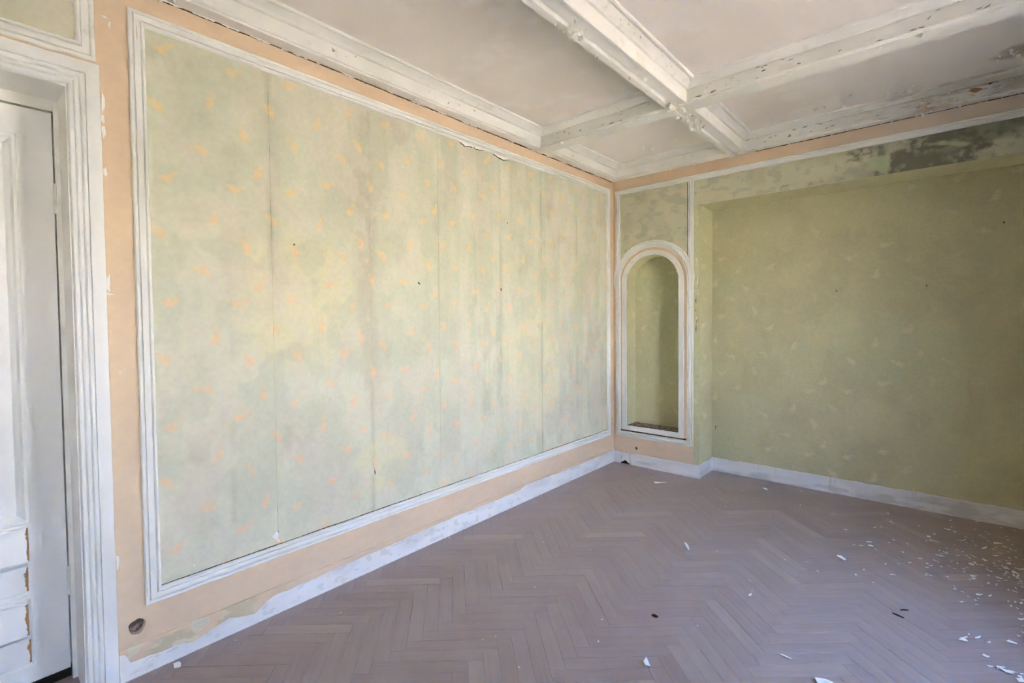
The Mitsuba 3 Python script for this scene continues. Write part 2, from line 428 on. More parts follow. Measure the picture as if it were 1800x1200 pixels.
# ------------------------------------------------------------------ left wall
hole = trimesh.creation.cylinder(radius=1.0, height=0.11, sections=28)
hole.apply_transform(trimesh.transformations.rotation_matrix(math.pi / 2, [0, 1, 0]))
hv = hole.vertices.copy(); hv[:, 1] *= 0.031; hv[:, 2] *= 0.033
th = np.arctan2(hv[:, 2], hv[:, 1]); kk = 1 + 0.05 * np.sin(3 * th) + 0.04 * np.sin(5 * th + 1)
hv[:, 1] *= kk; hv[:, 2] *= kk; hole.vertices = hv + np.array([0.0, -4.271, 0.212])
wl = minus(box((-0.5, D - 0.2, 0.0), (0, 0.8, 3.25)), box((-0.26, -5.36, -0.1), (0.2, -4.45, 2.42)), hole)
put('wall_left', wl, 'm_orange')
tag('wall_left', 'salmon orange plaster wall with a large faded green wallpaper panel', kind='structure')
cup = trimesh.creation.cylinder(radius=0.034, height=0.006, sections=24)
cup.apply_transform(trimesh.transformations.rotation_matrix(math.pi / 2, [0, 1, 0])); cup.apply_translation((-0.0285, -4.271, 0.212))
put('wall_left__socket_hole', cup, 'm_hole'); tag('wall_left__socket_hole', 'round dark hole of a missing wall socket near the door')
# wallpaper strips inside the moulded frame
edges = [-4.186, -3.645, -3.044, -2.485, -1.833, -1.287, -0.72, -0.140]
for k in range(7):
    r = np.random.default_rng(100 + k)
    y0, y1 = edges[k] + 0.0006, edges[k + 1] - 0.0006
    ya, wa = rough_line(y0, y1, 0.03, 0.0035, r)
    poly = sg.Polygon([(y0, 2.764)] + [(y, 0.3565 + w) for y, w in zip(ya, wa)] + [(y1, 2.764)]).buffer(0)
    put('wall_left__wallpaper_strip', extr(poly, PL, 0.0, 0.0014 + 0.0007 * (k % 2)), 'm_paper_left')
labels['wall_left__wallpaper_strip'] = {'label': 'faded pale green wallpaper strip printed with orange sprigs'}
# dark open joint under the paper
r = np.random.default_rng(5)
ya, wa = rough_line(-4.18, -0.15, 0.05, 0.002, r)
put('wall_left__paper_gap', extr(sg.Polygon([(-4.18, 0.345)] + [(y, 0.3555 + w) for y, w in zip(ya, wa)] + [(-0.15, 0.345)]).buffer(0), PL, 0, 0.0008), 'm_crack')
# crack between the plaster and the cornice
ya, wa = rough_line(-4.9, -0.012, 0.02, 0.0030, np.random.default_rng(11))
yb, wb = rough_line(-4.9, -0.012, 0.02, 0.0028, np.random.default_rng(12))
put('wall_left__crack', extr(sg.Polygon([(y, 2.9006 + max(0.0004, w * 0.4)) for y, w in zip(ya, wa)] + [(y, 2.8935 + w) for y, w in zip(yb[::-1], wb[::-1])]).buffer(0), PL, 0, 0.0007), 'm_crack')
tag('wall_left__crack', 'ragged dark crack under the cornice')
# slit in the paper with a lifted lip, torn spot, nail holes
put('wall_left__paper_slit', extr(sg.Polygon([(-3.045, .665), (-3.041, .64), (-3.036, .60), (-3.031, .588), (-3.030, .575), (-3.036, .577), (-3.040, .60), (-3.046, .64)]), PL, 0, 0.0026), 'm_dark')
put('wall_left__paper_lip', loft([np.array([PL(-3.048 + 0.3 * (0.66 - z) * 0.12, z, h) for z, h in ((.662, .002), (.62, .012), (.59, .004), (.59, .003), (.62, .010), (.662, .0015))]),
                                  np.array([PL(-3.043 + 0.3 * (0.66 - z) * 0.12, z, h) for z, h in ((.662, .002), (.62, .008), (.59, .004), (.59, .003), (.62, .007), (.662, .0015))])]), 'm_curl')
put('wall_left__torn_patch', extr(sa.translate(blob(np.random.default_rng(3), 0.017, 0.02, 11), -3.656, 0.400), PL, 0, 0.0030), 'm_flake')
put('wall_left__torn_patch', extr(sg.Polygon([(-3.652, .388), (-3.642, .38), (-3.636, .365), (-3.644, .362), (-3.652, .374)]), PL, 0, 0.0029), 'm_flake')
put('wall_left__torn_patch', extr(sa.translate(blob(np.random.default_rng(4), 0.004, 0.008, 8), -3.646, 0.415), PL, 0, 0.0029), 'm_dark')
put('wall_left__torn_patch', extr(sa.translate(blob(np.random.default_rng(8), 0.007, 0.007, 8), -4.045, 0.394), PL, 0, 0.0029), 'm_flake')
for y, z in ((-2.666, 1.744), (-1.83, 1.734), (-3.522, 1.905), (-1.746, 2.252), (-2.660, 1.738), (-1.826, 1.726)):
    c = trimesh.creation.cylinder(radius=0.0045, height=0.004, sections=10)
    c.apply_transform(trimesh.transformations.rotation_matrix(math.pi / 2, [0, 1, 0])); c.apply_translation((0.0025, y, z))
    put('wall_left__nail_hole', c, 'm_dark')
# paper come loose below the top moulding
for y0, y1, dz in ((-2.27, -2.14, 0.018), (-2.12, -2.02, 0.012), (-1.90, -1.72, 0.016)):
    r = np.random.default_rng(int(-y0 * 100))
    ya, wa = rough_line(y0, y1, 0.012, 0.005, r)
    low = [(y, 2.752 - dz * math.sin(math.pi * (0.1 + 0.8 * (y - y0) / (y1 - y0))) + w) for y, w in zip(ya, wa)]
    put('wall_left__loose_paper', extr(sg.Polygon([(y0, 2.757)] + low + [(y1, 2.757)]).buffer(0), PL, 0.006, 0.009), 'm_curl')
    put('wall_left__loose_paper', extr(sg.Polygon([(y0, 2.757)] + [(y, z - 0.004) for y, z in low] + [(y1, 2.757)]).buffer(0), PL, 0.0, 0.0028), 'm_dark')
# white scars on the orange plaster beside the door
for k, (y, z, a, b) in enumerate(((-4.330, 2.40, .006, .045), (-4.332, 2.33, .006, .02), (-4.333, 2.28, .007, .024), (-4.33, 2.12, .006, .02), (-4.335, 1.665, .009, .035), (-4.32, 1.625, .018, .006),
                                  (-4.315, 2.74, .012, .005), (-4.30, 2.715, .005, .014), (-4.302, 1.30, .003, .008), (-4.332, .51, .006, .03), (-4.235, .122, .022, .010), (-4.209, 2.715, .0035, .026))):
    poly = sa.translate(blob(np.random.default_rng(40 + k), a, b, 12, 0.4), y, z)
    put('wall_left__paint_scar', extr(poly, PL, 0, 0.0006 if k < 11 else 0.0172), 'm_flake' if k < 11 else 'm_orange')
tag('wall_left__paint_scar', 'white chipped paint scar')

# baseboard of the left wall: orange above, white below a wavy line (material)
base_prof = [(0.0, 0.0), (0.010, 0.0), (0.010, 0.128), (0.007, 0.136), (0.0, 0.138)]
put('baseboard_left', along_y(base_prof, -4.338, 0.0), 'm_base_left')
tag('baseboard_left', 'low plaster baseboard under the green panel, white below a ragged paint line', kind='structure')

# moulded frame round the wallpaper panel
prof1 = [(0, 0), (0, .008), (.002, .012), (.006, .0145), (.012, .0145), (.016, .0125), (.0175, .005), (.0195, .005), (.0205, .0145), (.027, .0165), (.037, .0165), (.0425, .0145), (.0435, .007), (.0455, .007), (.0465, .015), (.050, .0185), (.056, .018), (.0605, .012), (.0625, 0)]
rails = rect_rails(PL, (-4.2395, 0.2895, -0.082, 2.8135), prof1)
for m in rails: put('trim_1__rail', m, 'm_white', smooth=60)
tag('trim_1', 'grey-white moulded frame around the large wallpaper panel on the left wall', kind='structure')

# ------------------------------------------------------------------ door, casing and panel above
casing = [(0, 0), (0, .029), (.003, .032), (.046, .033)]
for c0, h0 in ((.047, .025), (.0655, .021), (.084, .017)):       # three reeds stepping down to the opening
    casing += [(c0 + .0088 - .0085 * math.cos(t), h0 + .0055 * math.sin(t)) for t in np.linspace(0.15, math.pi - 0.15, 7)]
casing += [(.103, .015), (.106, .010), (.106, 0)]
cr = rect_rails(PL, (-5.466, -0.30, -4.344, 2.527), casing)
for m in cr[1:]:
    m = trimesh.intersections.slice_mesh_plane(m, [0, 0, 1], [0, 0, 0.0], cap=True)
    put('trim_2__rail', m, 'm_door', smooth=60)
tag('trim_2', 'fluted white door casing at the left edge', kind='structure')
# reveal lining
put('door_1__jamb', box((-0.182, -4.452, 0.0), (0.012, -4.4488, 2.4195)), 'm_white')
put('door_1__jamb', box((-0.182, -5.36, 2.417), (0.012, -4.45, 2.4215)), 'm_white')
put('door_1__frame', box((-0.255, -4.468, 0.0), (-0.182, -4.4502, 2.4168)), 'm_white')
put('door_1__frame', box((-0.255, -5.358, 2.372), (-0.182, -4.4685, 2.4165)), 'm_white')
LY0, LY1, LZ0, LZ1 = -5.335, -4.4735, 0.050, 2.366
pan = (-5.225, 0.700, -4.583, 2.255)
leaf = minus(box((DX - 0.04, LY0, LZ0), (DX, LY1, LZ1)), box((DX - 0.008, pan[0], pan[1]), (DX + 0.1, pan[2], pan[3])), box((DX - 0.006, pan[0], 0.115), (DX + 0.1, pan[2] + 0.002, 0.405)),
             box((DX - 0.032, pan[0], 0.531), (DX + 0.1, -4.597, 0.556)), box((DX - 0.032, pan[0], 0.238), (DX + 0.1, -4.602, 0.257)))
put('door_1__leaf', leaf, 'm_door')
field = box((DX - 0.0085, pan[0] + 0.055, pan[1] + 0.055), (DX - 0.001, pan[2] - 0.055, pan[3] - 0.055))
put('door_1__panel', field, 'm_door')
dm = [(0, -.008), (0, .004), (.006, .009), (.016, .009), (.024, .002), (.034, -.002), (.042, -.0065), (.042, -.008)]
for m in rect_rails(PD, pan, dm): put('door_1__moulding', m, 'm_door')
for m in rect_rails(PD, (pan[0], 0.115, pan[2] + 0.002, 0.405), [(0, -.006), (0, .002), (.004, .005), (.010, .005), (.016, -.001), (.020, -.006)]): put('door_1__moulding', m, 'm_door')
for k, (z0, z1, ht, hb, ye) in enumerate(((0.553, 0.690, 0.006, 0.027, -4.594), (0.424, 0.533, 0.013, 0.004, -4.598), (0.254, 0.382, 0.006, 0.027, -4.602), (0.132, 0.240, 0.013, 0.004, -4.597))):
    ring = lambda y: np.array([PD(y, z0, -0.004), PD(y, z0, hb - .003), PD(y, z0 + .004, hb), PD(y, z1 - .004, ht), PD(y, z1, ht - .003), PD(y, z1, -0.004)])
    b = put('door_1__board', loft([ring(-5.215), ring(ye)]), 'm_door')
    r = np.random.default_rng(60 + k)
    za, wa = rough_line(z0 + 0.006, z1 - 0.004, 0.006, 0.008, r)
    hh = lambda z: hb + (ht - hb) * (z - z0) / (z1 - z0) + 0.0006
    v0 = [(ye + 0.0006, z) for z in za]
    v1 = [(ye - 0.0035 - abs(w) * (1.7 if k in (1, 2) and z > z1 - 0.03 else 0.9), z) for z, w in zip(za, wa)]
    poly = sg.Polygon(v0 + v1[::-1]).buffer(0)
    put(b + '__peeled_edge', extr(poly, lambda a, c, h: PD(a, c, hh(c) - 0.0005 + h), 0.0, 0.0012), 'm_raw_wood')
    tag(b + '__peeled_edge', 'bare brown wood where the paint has peeled')
for z in (1.958, 0.364):
    c = trimesh.creation.cylinder(radius=0.0065, height=0.121, sections=14); c.apply_translation((DX + 0.006, -4.471, z + 0.0605))
    h = put('door_1__hinge', cat([c, box((DX - 0.03, -4.474, z), (DX + 0.004, -4.468, z + 0.121))]), 'm_white', smooth=30)
c = trimesh.creation.cylinder(radius=0.0035, height=0.004, sections=10); c.apply_transform(trimesh.transformations.rotation_matrix(math.pi / 2, [0, 1, 0])); c.apply_translation((DX + 0.001, -4.586, 1.871))
put('door_1__screw_hole', c, 'm_dark')
put('door_1__threshold_gap', box((-0.258, -5.355, 0.0002), (DX - 0.022, -4.452, 0.049)), 'm_dark')
tag('door_1', 'closed white panelled door with peeling boards at its foot', kind='structure')
# panel over the door
put('wall_left__over_door_paper', box((0.0, -5.42, 2.598), (0.0016, -4.408, 2.775)), 'm_paper_left')
for m in rect_rails(PL, (-5.456, 2.5435, -4.3525, 2.8135), prof1): put('trim_3__rail', m, 'm_white', smooth=60)
tag('trim_3', 'white moulded frame around the small wallpaper panel above the door', kind='structure')

# ------------------------------------------------------------------ back wall with alcove and niche
CX, ZN, RN = 0.4065, 1.856, 0.2605          # niche: centre, springing, half width
NB, ND = 0.400, 0.205                       # niche: sill height, depth
niche_poly = sg.Polygon(arch_path(CX, ZN, RN, NB))
niche_cut = extr(niche_poly, PB, 0.05, -ND)
vhole = trimesh.creation.cylinder(radius=0.0165, height=0.08, sections=20)
vhole.apply_transform(trimesh.transformations.rotation_matrix(math.pi / 2, [1, 0, 0])); vhole.apply_translation((0.243, 0.0, 0.175))
wb = minus(box((0.0005, 0.0, 0.0), (W + 0.3, 0.8, 3.25)), box((XP, -0.2, -0.1), (XA, YA, ZS)), niche_cut, vhole)
put('wall_back', wb, 'm_orange_back')
tag('wall_back', 'far wall with arched niche and wide wallpapered alcove', kind='structure')
c = trimesh.creation.cylinder(radius=0.018, height=0.004, sections=20); c.apply_transform(trimesh.transformations.rotation_matrix(math.pi / 2, [1, 0, 0])); c.apply_translation((0.243, 0.037, 0.175))
put('wall_back__pipe_hole', c, 'm_dark'); tag('wall_back__pipe_hole', 'small round black hole below the niche')
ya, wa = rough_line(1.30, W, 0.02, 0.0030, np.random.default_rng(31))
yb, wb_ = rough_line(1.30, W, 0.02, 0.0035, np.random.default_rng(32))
put('wall_back__crack', extr(sg.Polygon([(x, 2.9010 + max(0.0004, w * 0.3)) for x, w in zip(ya, wa)] + [(x, 2.8965 - 0.0025 * min(1, x - 1.3) + w) for x, w in zip(yb[::-1], wb_[::-1])]).buffer(0), PB, 0, 0.0007), 'm_crack')  # dark strip standing in for the shadow line under the cornice
tag('wall_back__crack', 'ragged dark strip painted as the shadow line under the far cornice')
# papers
top_paper = sg.box(0.080, 1.75, 0.752, 2.757).difference(sg.Polygon(arch_path(CX, ZN, 0.385, 0.3)))
put('wall_back__wallpaper_panel', extr(top_paper, PB, 0, 0.0015), 'm_paper_header'); tag('wall_back__wallpaper_panel', 'faded green paper above the niche')
put('wall_back__wallpaper_header', extr(sg.box(0.797, ZS, W, 2.757), PB, 0, 0.0015), 'm_paper_header'); tag('wall_back__wallpaper_header', 'stained green paper over the alcove, black mould on its right')
put('wall_back__wallpaper_pier', extr(sg.box(0.797, 0.110, XP + 0.0015, ZS), PB, 0, 0.0015), 'm_paper_back')
put('wall_back__wallpaper_return', box((XP, -0.0015, 0.12), (XP + 0.0015, YA, ZS)), 'm_paper_back')
put('wall_back__wallpaper_soffit', box((XP, -0.0015, ZS - 0.0015), (XA, YA, ZS)), 'm_paper_back')
for x0, x1 in ((XP + 0.0016, 1.43), (1.4305, 2.02), (2.0205, 2.61), (2.6105, 3.20), (3.2005, XA)):
    put('wall_back__wallpaper_strip', extr(sg.box(x0, 0.1, x1, ZS - 0.0016), PA, 0, 0.0016), 'm_paper_back')
tag('wall_back__wallpaper_strip', 'olive green wallpaper strip with pale sprigs in the alcove')
# niche lining
path_o, path_i = arch_path(CX, ZN, RN, NB), arch_path(CX, ZN, RN - 0.0015, NB)
ring = sg.Polygon(path_o).difference(sg.Polygon(arch_path(CX, ZN, RN - 0.0015, NB - 0.01)))
put('wall_back__niche_lining', extr(ring, PB, 0.0, -ND + 0.0), 'm_paper_back')
put('wall_back__niche_back', extr(sg.Polygon(arch_path(CX, ZN, RN - 0.0015, NB + 0.0012)), PB, -ND + 0.0015, -ND), 'm_paper_back')
put('wall_back__niche_sill', box((CX - RN, 0.0, NB), (CX + RN, ND, NB + 0.0012)), 'm_hole')
for x, z in ((2.753, 2.136), (2.365, 1.717), (1.816, 1.705)):
    c = trimesh.creation.cylinder(radius=0.005, height=0.004, sections=10); c.apply_transform(trimesh.transformations.rotation_matrix(math.pi / 2, [1, 0, 0])); c.apply_translation((x, YA - 0.0025, z))
    put('wall_back__nail_hole', c, 'm_dark')
put('wall_back__paper_slit', extr(sg.Polygon([(.880, .44), (.888, .44), (.887, .425), (.883, .41), (.884, .40), (.881, .402), (.882, .43)]), PA, 0, 0.0022), 'm_dark')
put('wall_back__paper_slit', extr(sg.Polygon([(.8235, 1.48), (.8275, 1.475), (.8275, 1.45), (.8240, 1.445), (.8255, 1.46)]), PB, 0, 0.0022), 'm_dark')
for k in range(12):
    r = np.random.default_rng(300 + k)
    x, z = r.uniform(0.815, 0.842), r.uniform(1.35, 2.05)
    put('wall_back__paper_chip', extr(sa.translate(blob(r, 0.004, r.uniform(.012, .035), 9), x, z), PB, 0, 0.0024), 'm_curl' if k % 3 else 'm_crack')

# frame of the niche panel and the arch
prof4 = [(0, 0), (0, .007), (.003, .012), (.010, .012), (.0125, .0105), (.0135, .004), (.0160, .004), (.017, .0125), (.022, .0155), (.031, .0155), (.0345, .0125), (.0355, .005), (.038, .005), (.039, .012), (.043, .0145), (.048, .0125), (.052, .004), (.052, 0)]
for k, m in enumerate(rect_rails(PB, (0.029, 0.286, 0.800, 2.800), prof4)):
    if k != 2: put('trim_4__rail', m, 'm_white', smooth=60)
prof_arch = [(.402, 0), (.402, .008), (.398, .013), (.390, .013), (.387, .0115), (.386, .004), (.383, .004), (.382, .0125), (.377, .0155), (.354, .0165), (.349, .013), (.348, .005), (.345, .005), (.344, .011), (.339, .0125), (.334, .010), (.333, 0)]
angs = np.linspace(0, math.pi, 49)
rings = [np.array([PB(CX - r_ * math.cos(t), ZN + r_ * math.sin(t), h * 0.985) for r_, h in prof_arch]) for t in angs]
leg = lambda s: np.array([PB(CX + s * min(r_, 0.366), 0.3385, h * 0.985) for r_, h in prof_arch])
leg2 = lambda s: np.array([PB(CX + s * min(r_, 0.366), ZN - 0.10, h * 0.985) for r_, h in prof_arch])
put('trim_4__arch', loft([leg(-1), leg2(-1)] + rings + [leg2(1), leg(1)]), 'm_white', smooth=35); tag('trim_4__arch', 'round-headed moulding over the niche')
band = sg.Polygon(arch_path(CX, ZN, 0.307, 0.353)).difference(sg.Polygon(arch_path(CX, ZN, RN - 0.001, NB + 0.001)))
put('trim_4__band', extr(band, PB, 0, 0.010), 'm_white'); tag('trim_4__band', 'flat white band around the niche opening')
put('trim_4__gap', extr(sg.box(0.075, 0.3375, 0.745, 0.3535), PB, 0, 0.0012), 'm_crack')
tag('trim_4', 'white moulded frame with arch around the corner niche', kind='structure')
# horizontal moulding over niche and alcove
prof5 = [(0.0, 2.752), (-.009, 2.752), (-.014, 2.757), (-.015, 2.775), (-.011, 2.779), (-.011, 2.783), (-.016, 2.787), (-.016, 2.796), (-.011, 2.8015), (0.0, 2.8015)]
put('trim_5', along_x(prof5, 0.029, W), 'm_white_peeling')
tag('trim_5', 'straight white moulding along the top of the far wall', kind='structure')
# gap line behind the niche's right stile
put('trim_4__gap', extr(sg.Polygon([(0.7415, 1.95), (0.7485, 1.95), (0.7485, 2.75), (0.7425, 2.75), (0.743, 2.3), (0.7445, 2.1)]), PB, 0, 0.0022), 'm_crack')

# baseboards of the far wall
ya, wa = rough_line(0.005, XP + 0.013, 0.03, 0.004, np.random.default_rng(21))
bb = sg.Polygon([(0.005, 0)] + [(x, (0.113 if x < 0.2 else 0.121) + w) for x, w in zip(ya, wa)] + [(XP + 0.013, 0)]).buffer(0)
notch = sg.Polygon([(0.078, -0.01), (0.085, 0.012), (0.105, 0.020), (0.122, 0.036), (0.150, 0.034), (0.157, 0.018), (0.198, 0.007), (0.215, -0.01)])
put('baseboard_back', extr(bb.difference(notch), PB, 0.0, 0.013), 'm_base_back')
put('baseboard_back__broken_hole', extr(notch.intersection(sg.box(0, 0, 1, 1)), PB, 0.0, 0.002), 'm_dark'); tag('baseboard_back__broken_hole', 'black hole broken through the foot of the baseboard')
put('baseboard_back__broken_hole', extr(sg.Polygon([(0.089, 0.050), (0.093, 0.052), (0.093, 0.085), (0.090, 0.080)]), PB, 0.013, 0.0138), 'm_dark')
# lump of plaster running down beside the hole
pl = [np.array([PB(x + 0.010 * math.cos(t), z, 0.012 + max(0, 0.012 * math.sin(t))) for t in np.linspace(0, math.pi, 7)]) for x, z in ((0.168, 0.135), (0.176, 0.11), (0.190, 0.085), (0.194, 0.05), (0.196, 0.004))]
put('baseboard_back__plaster_lump', loft(pl), 'm_plaster', smooth=40)
tag('baseboard_back', 'short white baseboard under the niche, broken at the corner', kind='structure')
ya, wa = rough_line(-0.0132, YA - 0.013, 0.03, 0.003, np.random.default_rng(22))
ret = sg.Polygon([(-0.0132, 0)] + [(y, 0.126 + w) for y, w in zip(ya, wa)] + [(YA - 0.013, 0)]).buffer(0)
put('baseboard_alcove__board', extr(ret, lambda a, b, h: np.array([XP + h, a, b]), 0.0, 0.013), 'm_base_back')
cuts = [XP, 1.78, 1.93, 2.12, 2.27, 2.42, XA]
for k in range(len(cuts) - 1):
    a0, a1 = cuts[k], cuts[k + 1]
    ya, wa = rough_line(a0 + 0.0008, a1 - 0.0008, 0.03, 0.004, np.random.default_rng(23 + k))
    poly = sg.Polygon([(a0 + 0.0008, 0)] + [(x, 0.131 + w) for x, w in zip(ya, wa)] + [(a1 - 0.0008, 0)]).buffer(0)
    put('baseboard_alcove__board', extr(poly, PA, 0.0, 0.012 + 0.0012 * (k % 2)), 'm_base_back')
tag('baseboard_alcove', 'dirty white baseboard along the alcove', kind='structure')

# ------------------------------------------------------------------ ceiling: panels, cornices, beams
put('ceiling', box((-0.5, D - 0.2, 3.05), (W + 0.3, 0.8, 3.25)), 'm_ceiling')
tag('ceiling', 'coffered plaster ceiling with peeling white beams', kind='structure')
BX, BY = (1.102, 1.230), (-1.395, -1.235)     # the beam along y spans BX, the beam along x spans BY
for x0, x1, y0, y1 in ((0, 1.166, -1.315, 0), (1.166, W, -1.315, 0), (0, 1.166, D, -1.315), (1.166, W, D, -1.315)):
    put('ceiling__coffer_panel', box((x0 + 0.001, y0 + 0.001, ZC), (x1 - 0.001, y1 - 0.001, 3.05)), 'm_ceiling')
# cornice: soffit strip, fascia, cove and bead
cor = [(0, ZC), (0, ZK + .0005), (.012, ZK + .0005), (.062, ZK + .002), (.066, ZK + .010), (.074, ZK + .012), (.078, ZK + .018), (.080, 2.984), (.074, 2.9855), (.074, 2.9885), (.084, 2.9895), (.090, 2.991), (.093, 2.995), (.100, 3.002), (.118, 3.014), (.128, 3.0205), (.131, 3.0275), (.135, 3.0275), (.136, 3.0165), (.146, 3.0165), (.151, 3.021), (.151, ZC)]
put('ceiling__cornice', along_y(cor, D, -0.0), 'm_white_peeling'); tag('ceiling__cornice', 'white stepped cornice above the green panel wall')
put('ceiling__cornice', along_x([(-a, z) for a, z in cor], 0.0, W), 'm_white_dirt_shade'); tag('ceiling__cornice_001', 'peeling white cornice along the far wall')


def beam_prof(b0, b1, raised):
    """Beam section from the ceiling down one side, along the bottom and up; raised: a broad fillet on the low side."""
    side = [(.071, ZC), (.071, 3.021), (.066, 3.0165), (.056, 3.0165), (.055, 3.0275), (.051, 3.0275), (.048, 3.0205), (.038, 3.014), (.020, 3.002), (.013, 2.995), (.010, 2.991), (.004, 2.9895), (-.006, 2.9885), (-.006, 2.9855), (0, 2.984)]
    lo = [(b0 - d, z) for d, z in side]
    hi = [(b1 + d, z) for d, z in side][::-1]
    if raised:
        bot = [(b0, 2.897), (b0 + .004, 2.893), (b0 + .037, 2.893), (b0 + .040, 2.896), (b0 + .0415, 2.925), (b0 + .0475, 2.925), (b0 + .0485, 2.911), (b1 - .022, 2.911), (b1 - .018, 2.905), (b1 - .004, 2.904), (b1, 2.909)]
    else:
        bot = [(b0, 2.914), (b0 + .010, 2.910), (b0 + .014, 2.900), (b0 + .050, 2.896), (b1 - .050, 2.896), (b1 - .014, 2.900), (b1 - .010, 2.910), (b1, 2.914)]
    return lo + bot + hi


put('ceiling__beam', along_y(beam_prof(*BX, True), D, 0.0), 'm_white_peeling'); tag('ceiling__beam', 'white ceiling beam running towards the far wall')
put('ceiling__beam', along_x(beam_prof(*BY, False), 0.0, W), 'm_white_peeling'); tag('ceiling__beam_001', 'white ceiling beam running parallel to the far wall')


# curls of peeling paint
def curl_mesh(r):
    l, w, t = 1.0, r.uniform(0.35, 0.8), 0.035
    k = r.uniform(0.6, 2.6)
    n = 5
    s = np.linspace(0, 1, n + 1)
    x, z = np.sin(k * s) / k, -(1 - np.cos(k * s)) / k
    w0, w1 = w * (1 + 0.35 * r.uniform(-1, 1, n + 1)) / 2, -w * (1 + 0.35 * r.uniform(-1, 1, n + 1)) / 2
    w0[-1] *= r.uniform(0.1, 0.7); w1[-1] *= r.uniform(0.1, 0.7)
    nx, nz = np.sin(k * s), np.cos(k * s)
    rings = [np.array([(x[i], w0[i], z[i]), (x[i], w1[i], z[i]), (x[i] - nx[i] * t, w1[i], z[i] - nz[i] * t), (x[i] - nx[i] * t, w0[i], z[i] - nz[i] * t)]) for i in range(n + 1)]
    return loft(rings)


curl_dicts = [mikit.ply(curl_mesh(np.random.default_rng(500 + k)), 'm_curl') for k in range(10)]
scar_dicts = [mikit.ply(extr(blob(np.random.default_rng(540 + k), 1.0, 0.35, 9, 0.45), lambda a, b, h: np.array([a, b, h]), 0, 0.06), b_) for k, b_ in enumerate(('m_spot', 'm_hole', 'm_plaster', 'm_spot'))]
ncurl = {}


def at_key(holder, name):
    n = ncurl.get((holder, name), 0); ncurl[(holder, name)] = n + 1
    return f'{holder}__{name}' + (f'_{n:03d}' if n else '')


def curl(holder, p, out, size, rot, r):
    """A curl fixed at p on a face whose outward direction is out ('down', or a horizontal unit vector)."""
    d = curl_dicts[int(r.integers(10))]
    m = T().translate([float(v) for v in p])
    if isinstance(out, str):
        m = m.rotate([0, 0, 1], float(rot)).rotate([0, 1, 0], float(r.uniform(8, 45)))
    else:
        ang = math.degrees(math.atan2(out[1], out[0]))
        m = m.rotate([0, 0, 1], ang).rotate([1, 0, 0], float(rot)).rotate([0, 1, 0], float(r.uniform(30, 80)))
    scene[at_key(holder, 'paint_curl')] = {**d, 'to_world': m.scale(float(size))}


def scar(holder, p, out, size, rot, r, which=None):
    d = scar_dicts[int(r.integers(4)) if which is None else which]
    m = T().translate([float(v) for v in p])
    if isinstance(out, str):
        m = m.rotate([1, 0, 0], 180).rotate([0, 0, 1], float(rot))
    elif abs(out[0]) > 0.5:
        m = m.rotate([0, 1, 0], 90 * (1 if out[0] > 0 else -1)).rotate([0, 0, 1], 90 + float(rot))
    else:
        m = m.rotate([1, 0, 0], 90 * (1 if out[1] < 0 else -1)).rotate([0, 0, 1], float(rot))
    scene[at_key(holder, 'bare_and_shadow_spot')] = {**d, 'to_world': m.scale([float(size), float(size), 0.02])}  # marks for bare spots and for painted little shadows of the curls


r = np.random.default_rng(900)
b1, b2, c1, c2 = 'ceiling__beam', 'ceiling__beam_001', 'ceiling__cornice', 'ceiling__cornice_001'
# crossing of the beams and the clusters along the bottom of the first beam
for yc, n, sp in ((-1.30, 24, 0.08), (-1.06, 22, 0.08), (-1.42, 8, .04), (-2.70, 7, 0.03), (-2.59, 3, 0.03), (-1.93, 4, 0.04), (-1.55, 4, 0.06), (-0.10, 4, 0.03)):
    for _ in range(n):
        curl(b1, (r.uniform(1.11, 1.20), yc + r.normal(0, sp), r.choice([2.893, 2.905])), 'down', r.uniform(.014, .050), r.uniform(0, 360), r)
for _ in range(10):
    scar(b1, (r.uniform(1.15, 1.20), r.choice([-1.3, -1.06]) + r.normal(0, .09), 2.9105), 'down', r.uniform(.008, .02), r.uniform(60, 120), r, 0)
for _ in range(14):
    curl(b1, (r.uniform(1.10, 1.145), r.uniform(-3.0, -0.1), 2.893), 'down', r.uniform(.010, .024), r.uniform(0, 360), r)
for _ in range(34):
    y = r.uniform(-3.2, -0.15); x = r.uniform(1.245, 1.285)
    scar(b1, (x + 0.001, y, 3.031 - (1.299 - x) * 0.42 - 0.006), (1, 0), r.uniform(.004, .010), r.uniform(-25, 25), r)
for _ in range(6):
    curl(b1, (1.2305, r.uniform(-2.8, -0.2), r.uniform(2.92, 2.98)), (1, 0), r.uniform(.01, .02), r.uniform(-40, 40), r)
# second beam: front face and bottom
for xc in (1.413, 1.40, 1.64, 1.66, 1.85, 1.30, 2.21, 2.36, 2.38, 2.58, 2.60, 0.26, 0.30, 0.47, 0.95, 1.02, 0.80, 0.36, 0.70):
    curl(b2, (xc + r.normal(0, .012), r.uniform(-1.392, -1.36), r.uniform(2.898, 2.908)), 'down', r.uniform(.014, .032), r.choice([0, 180]) + r.normal(0, 25), r)
    if r.uniform() < 0.6:
        scar(b2, (xc + r.normal(0, .03), -1.3955, r.uniform(2.918, 2.925)), (0, -1), r.uniform(.008, .02), r.normal(8, 8), r, 0)
for _ in range(40):
    x = r.uniform(0.2, 2.9)
    scar(b2, (x, -1.3962, r.uniform(2.93, 2.99)), (0, -1), r.uniform(.004, .011), r.normal(5, 14), r)
for _ in range(14):
    x = r.choice([r.uniform(0.2, 1.0), r.uniform(1.3, 2.9)])
    curl(b2, (x, -1.3955, r.uniform(2.93, 2.99)), (0, -1), r.uniform(.012, .028), r.uniform(-50, 50), r)
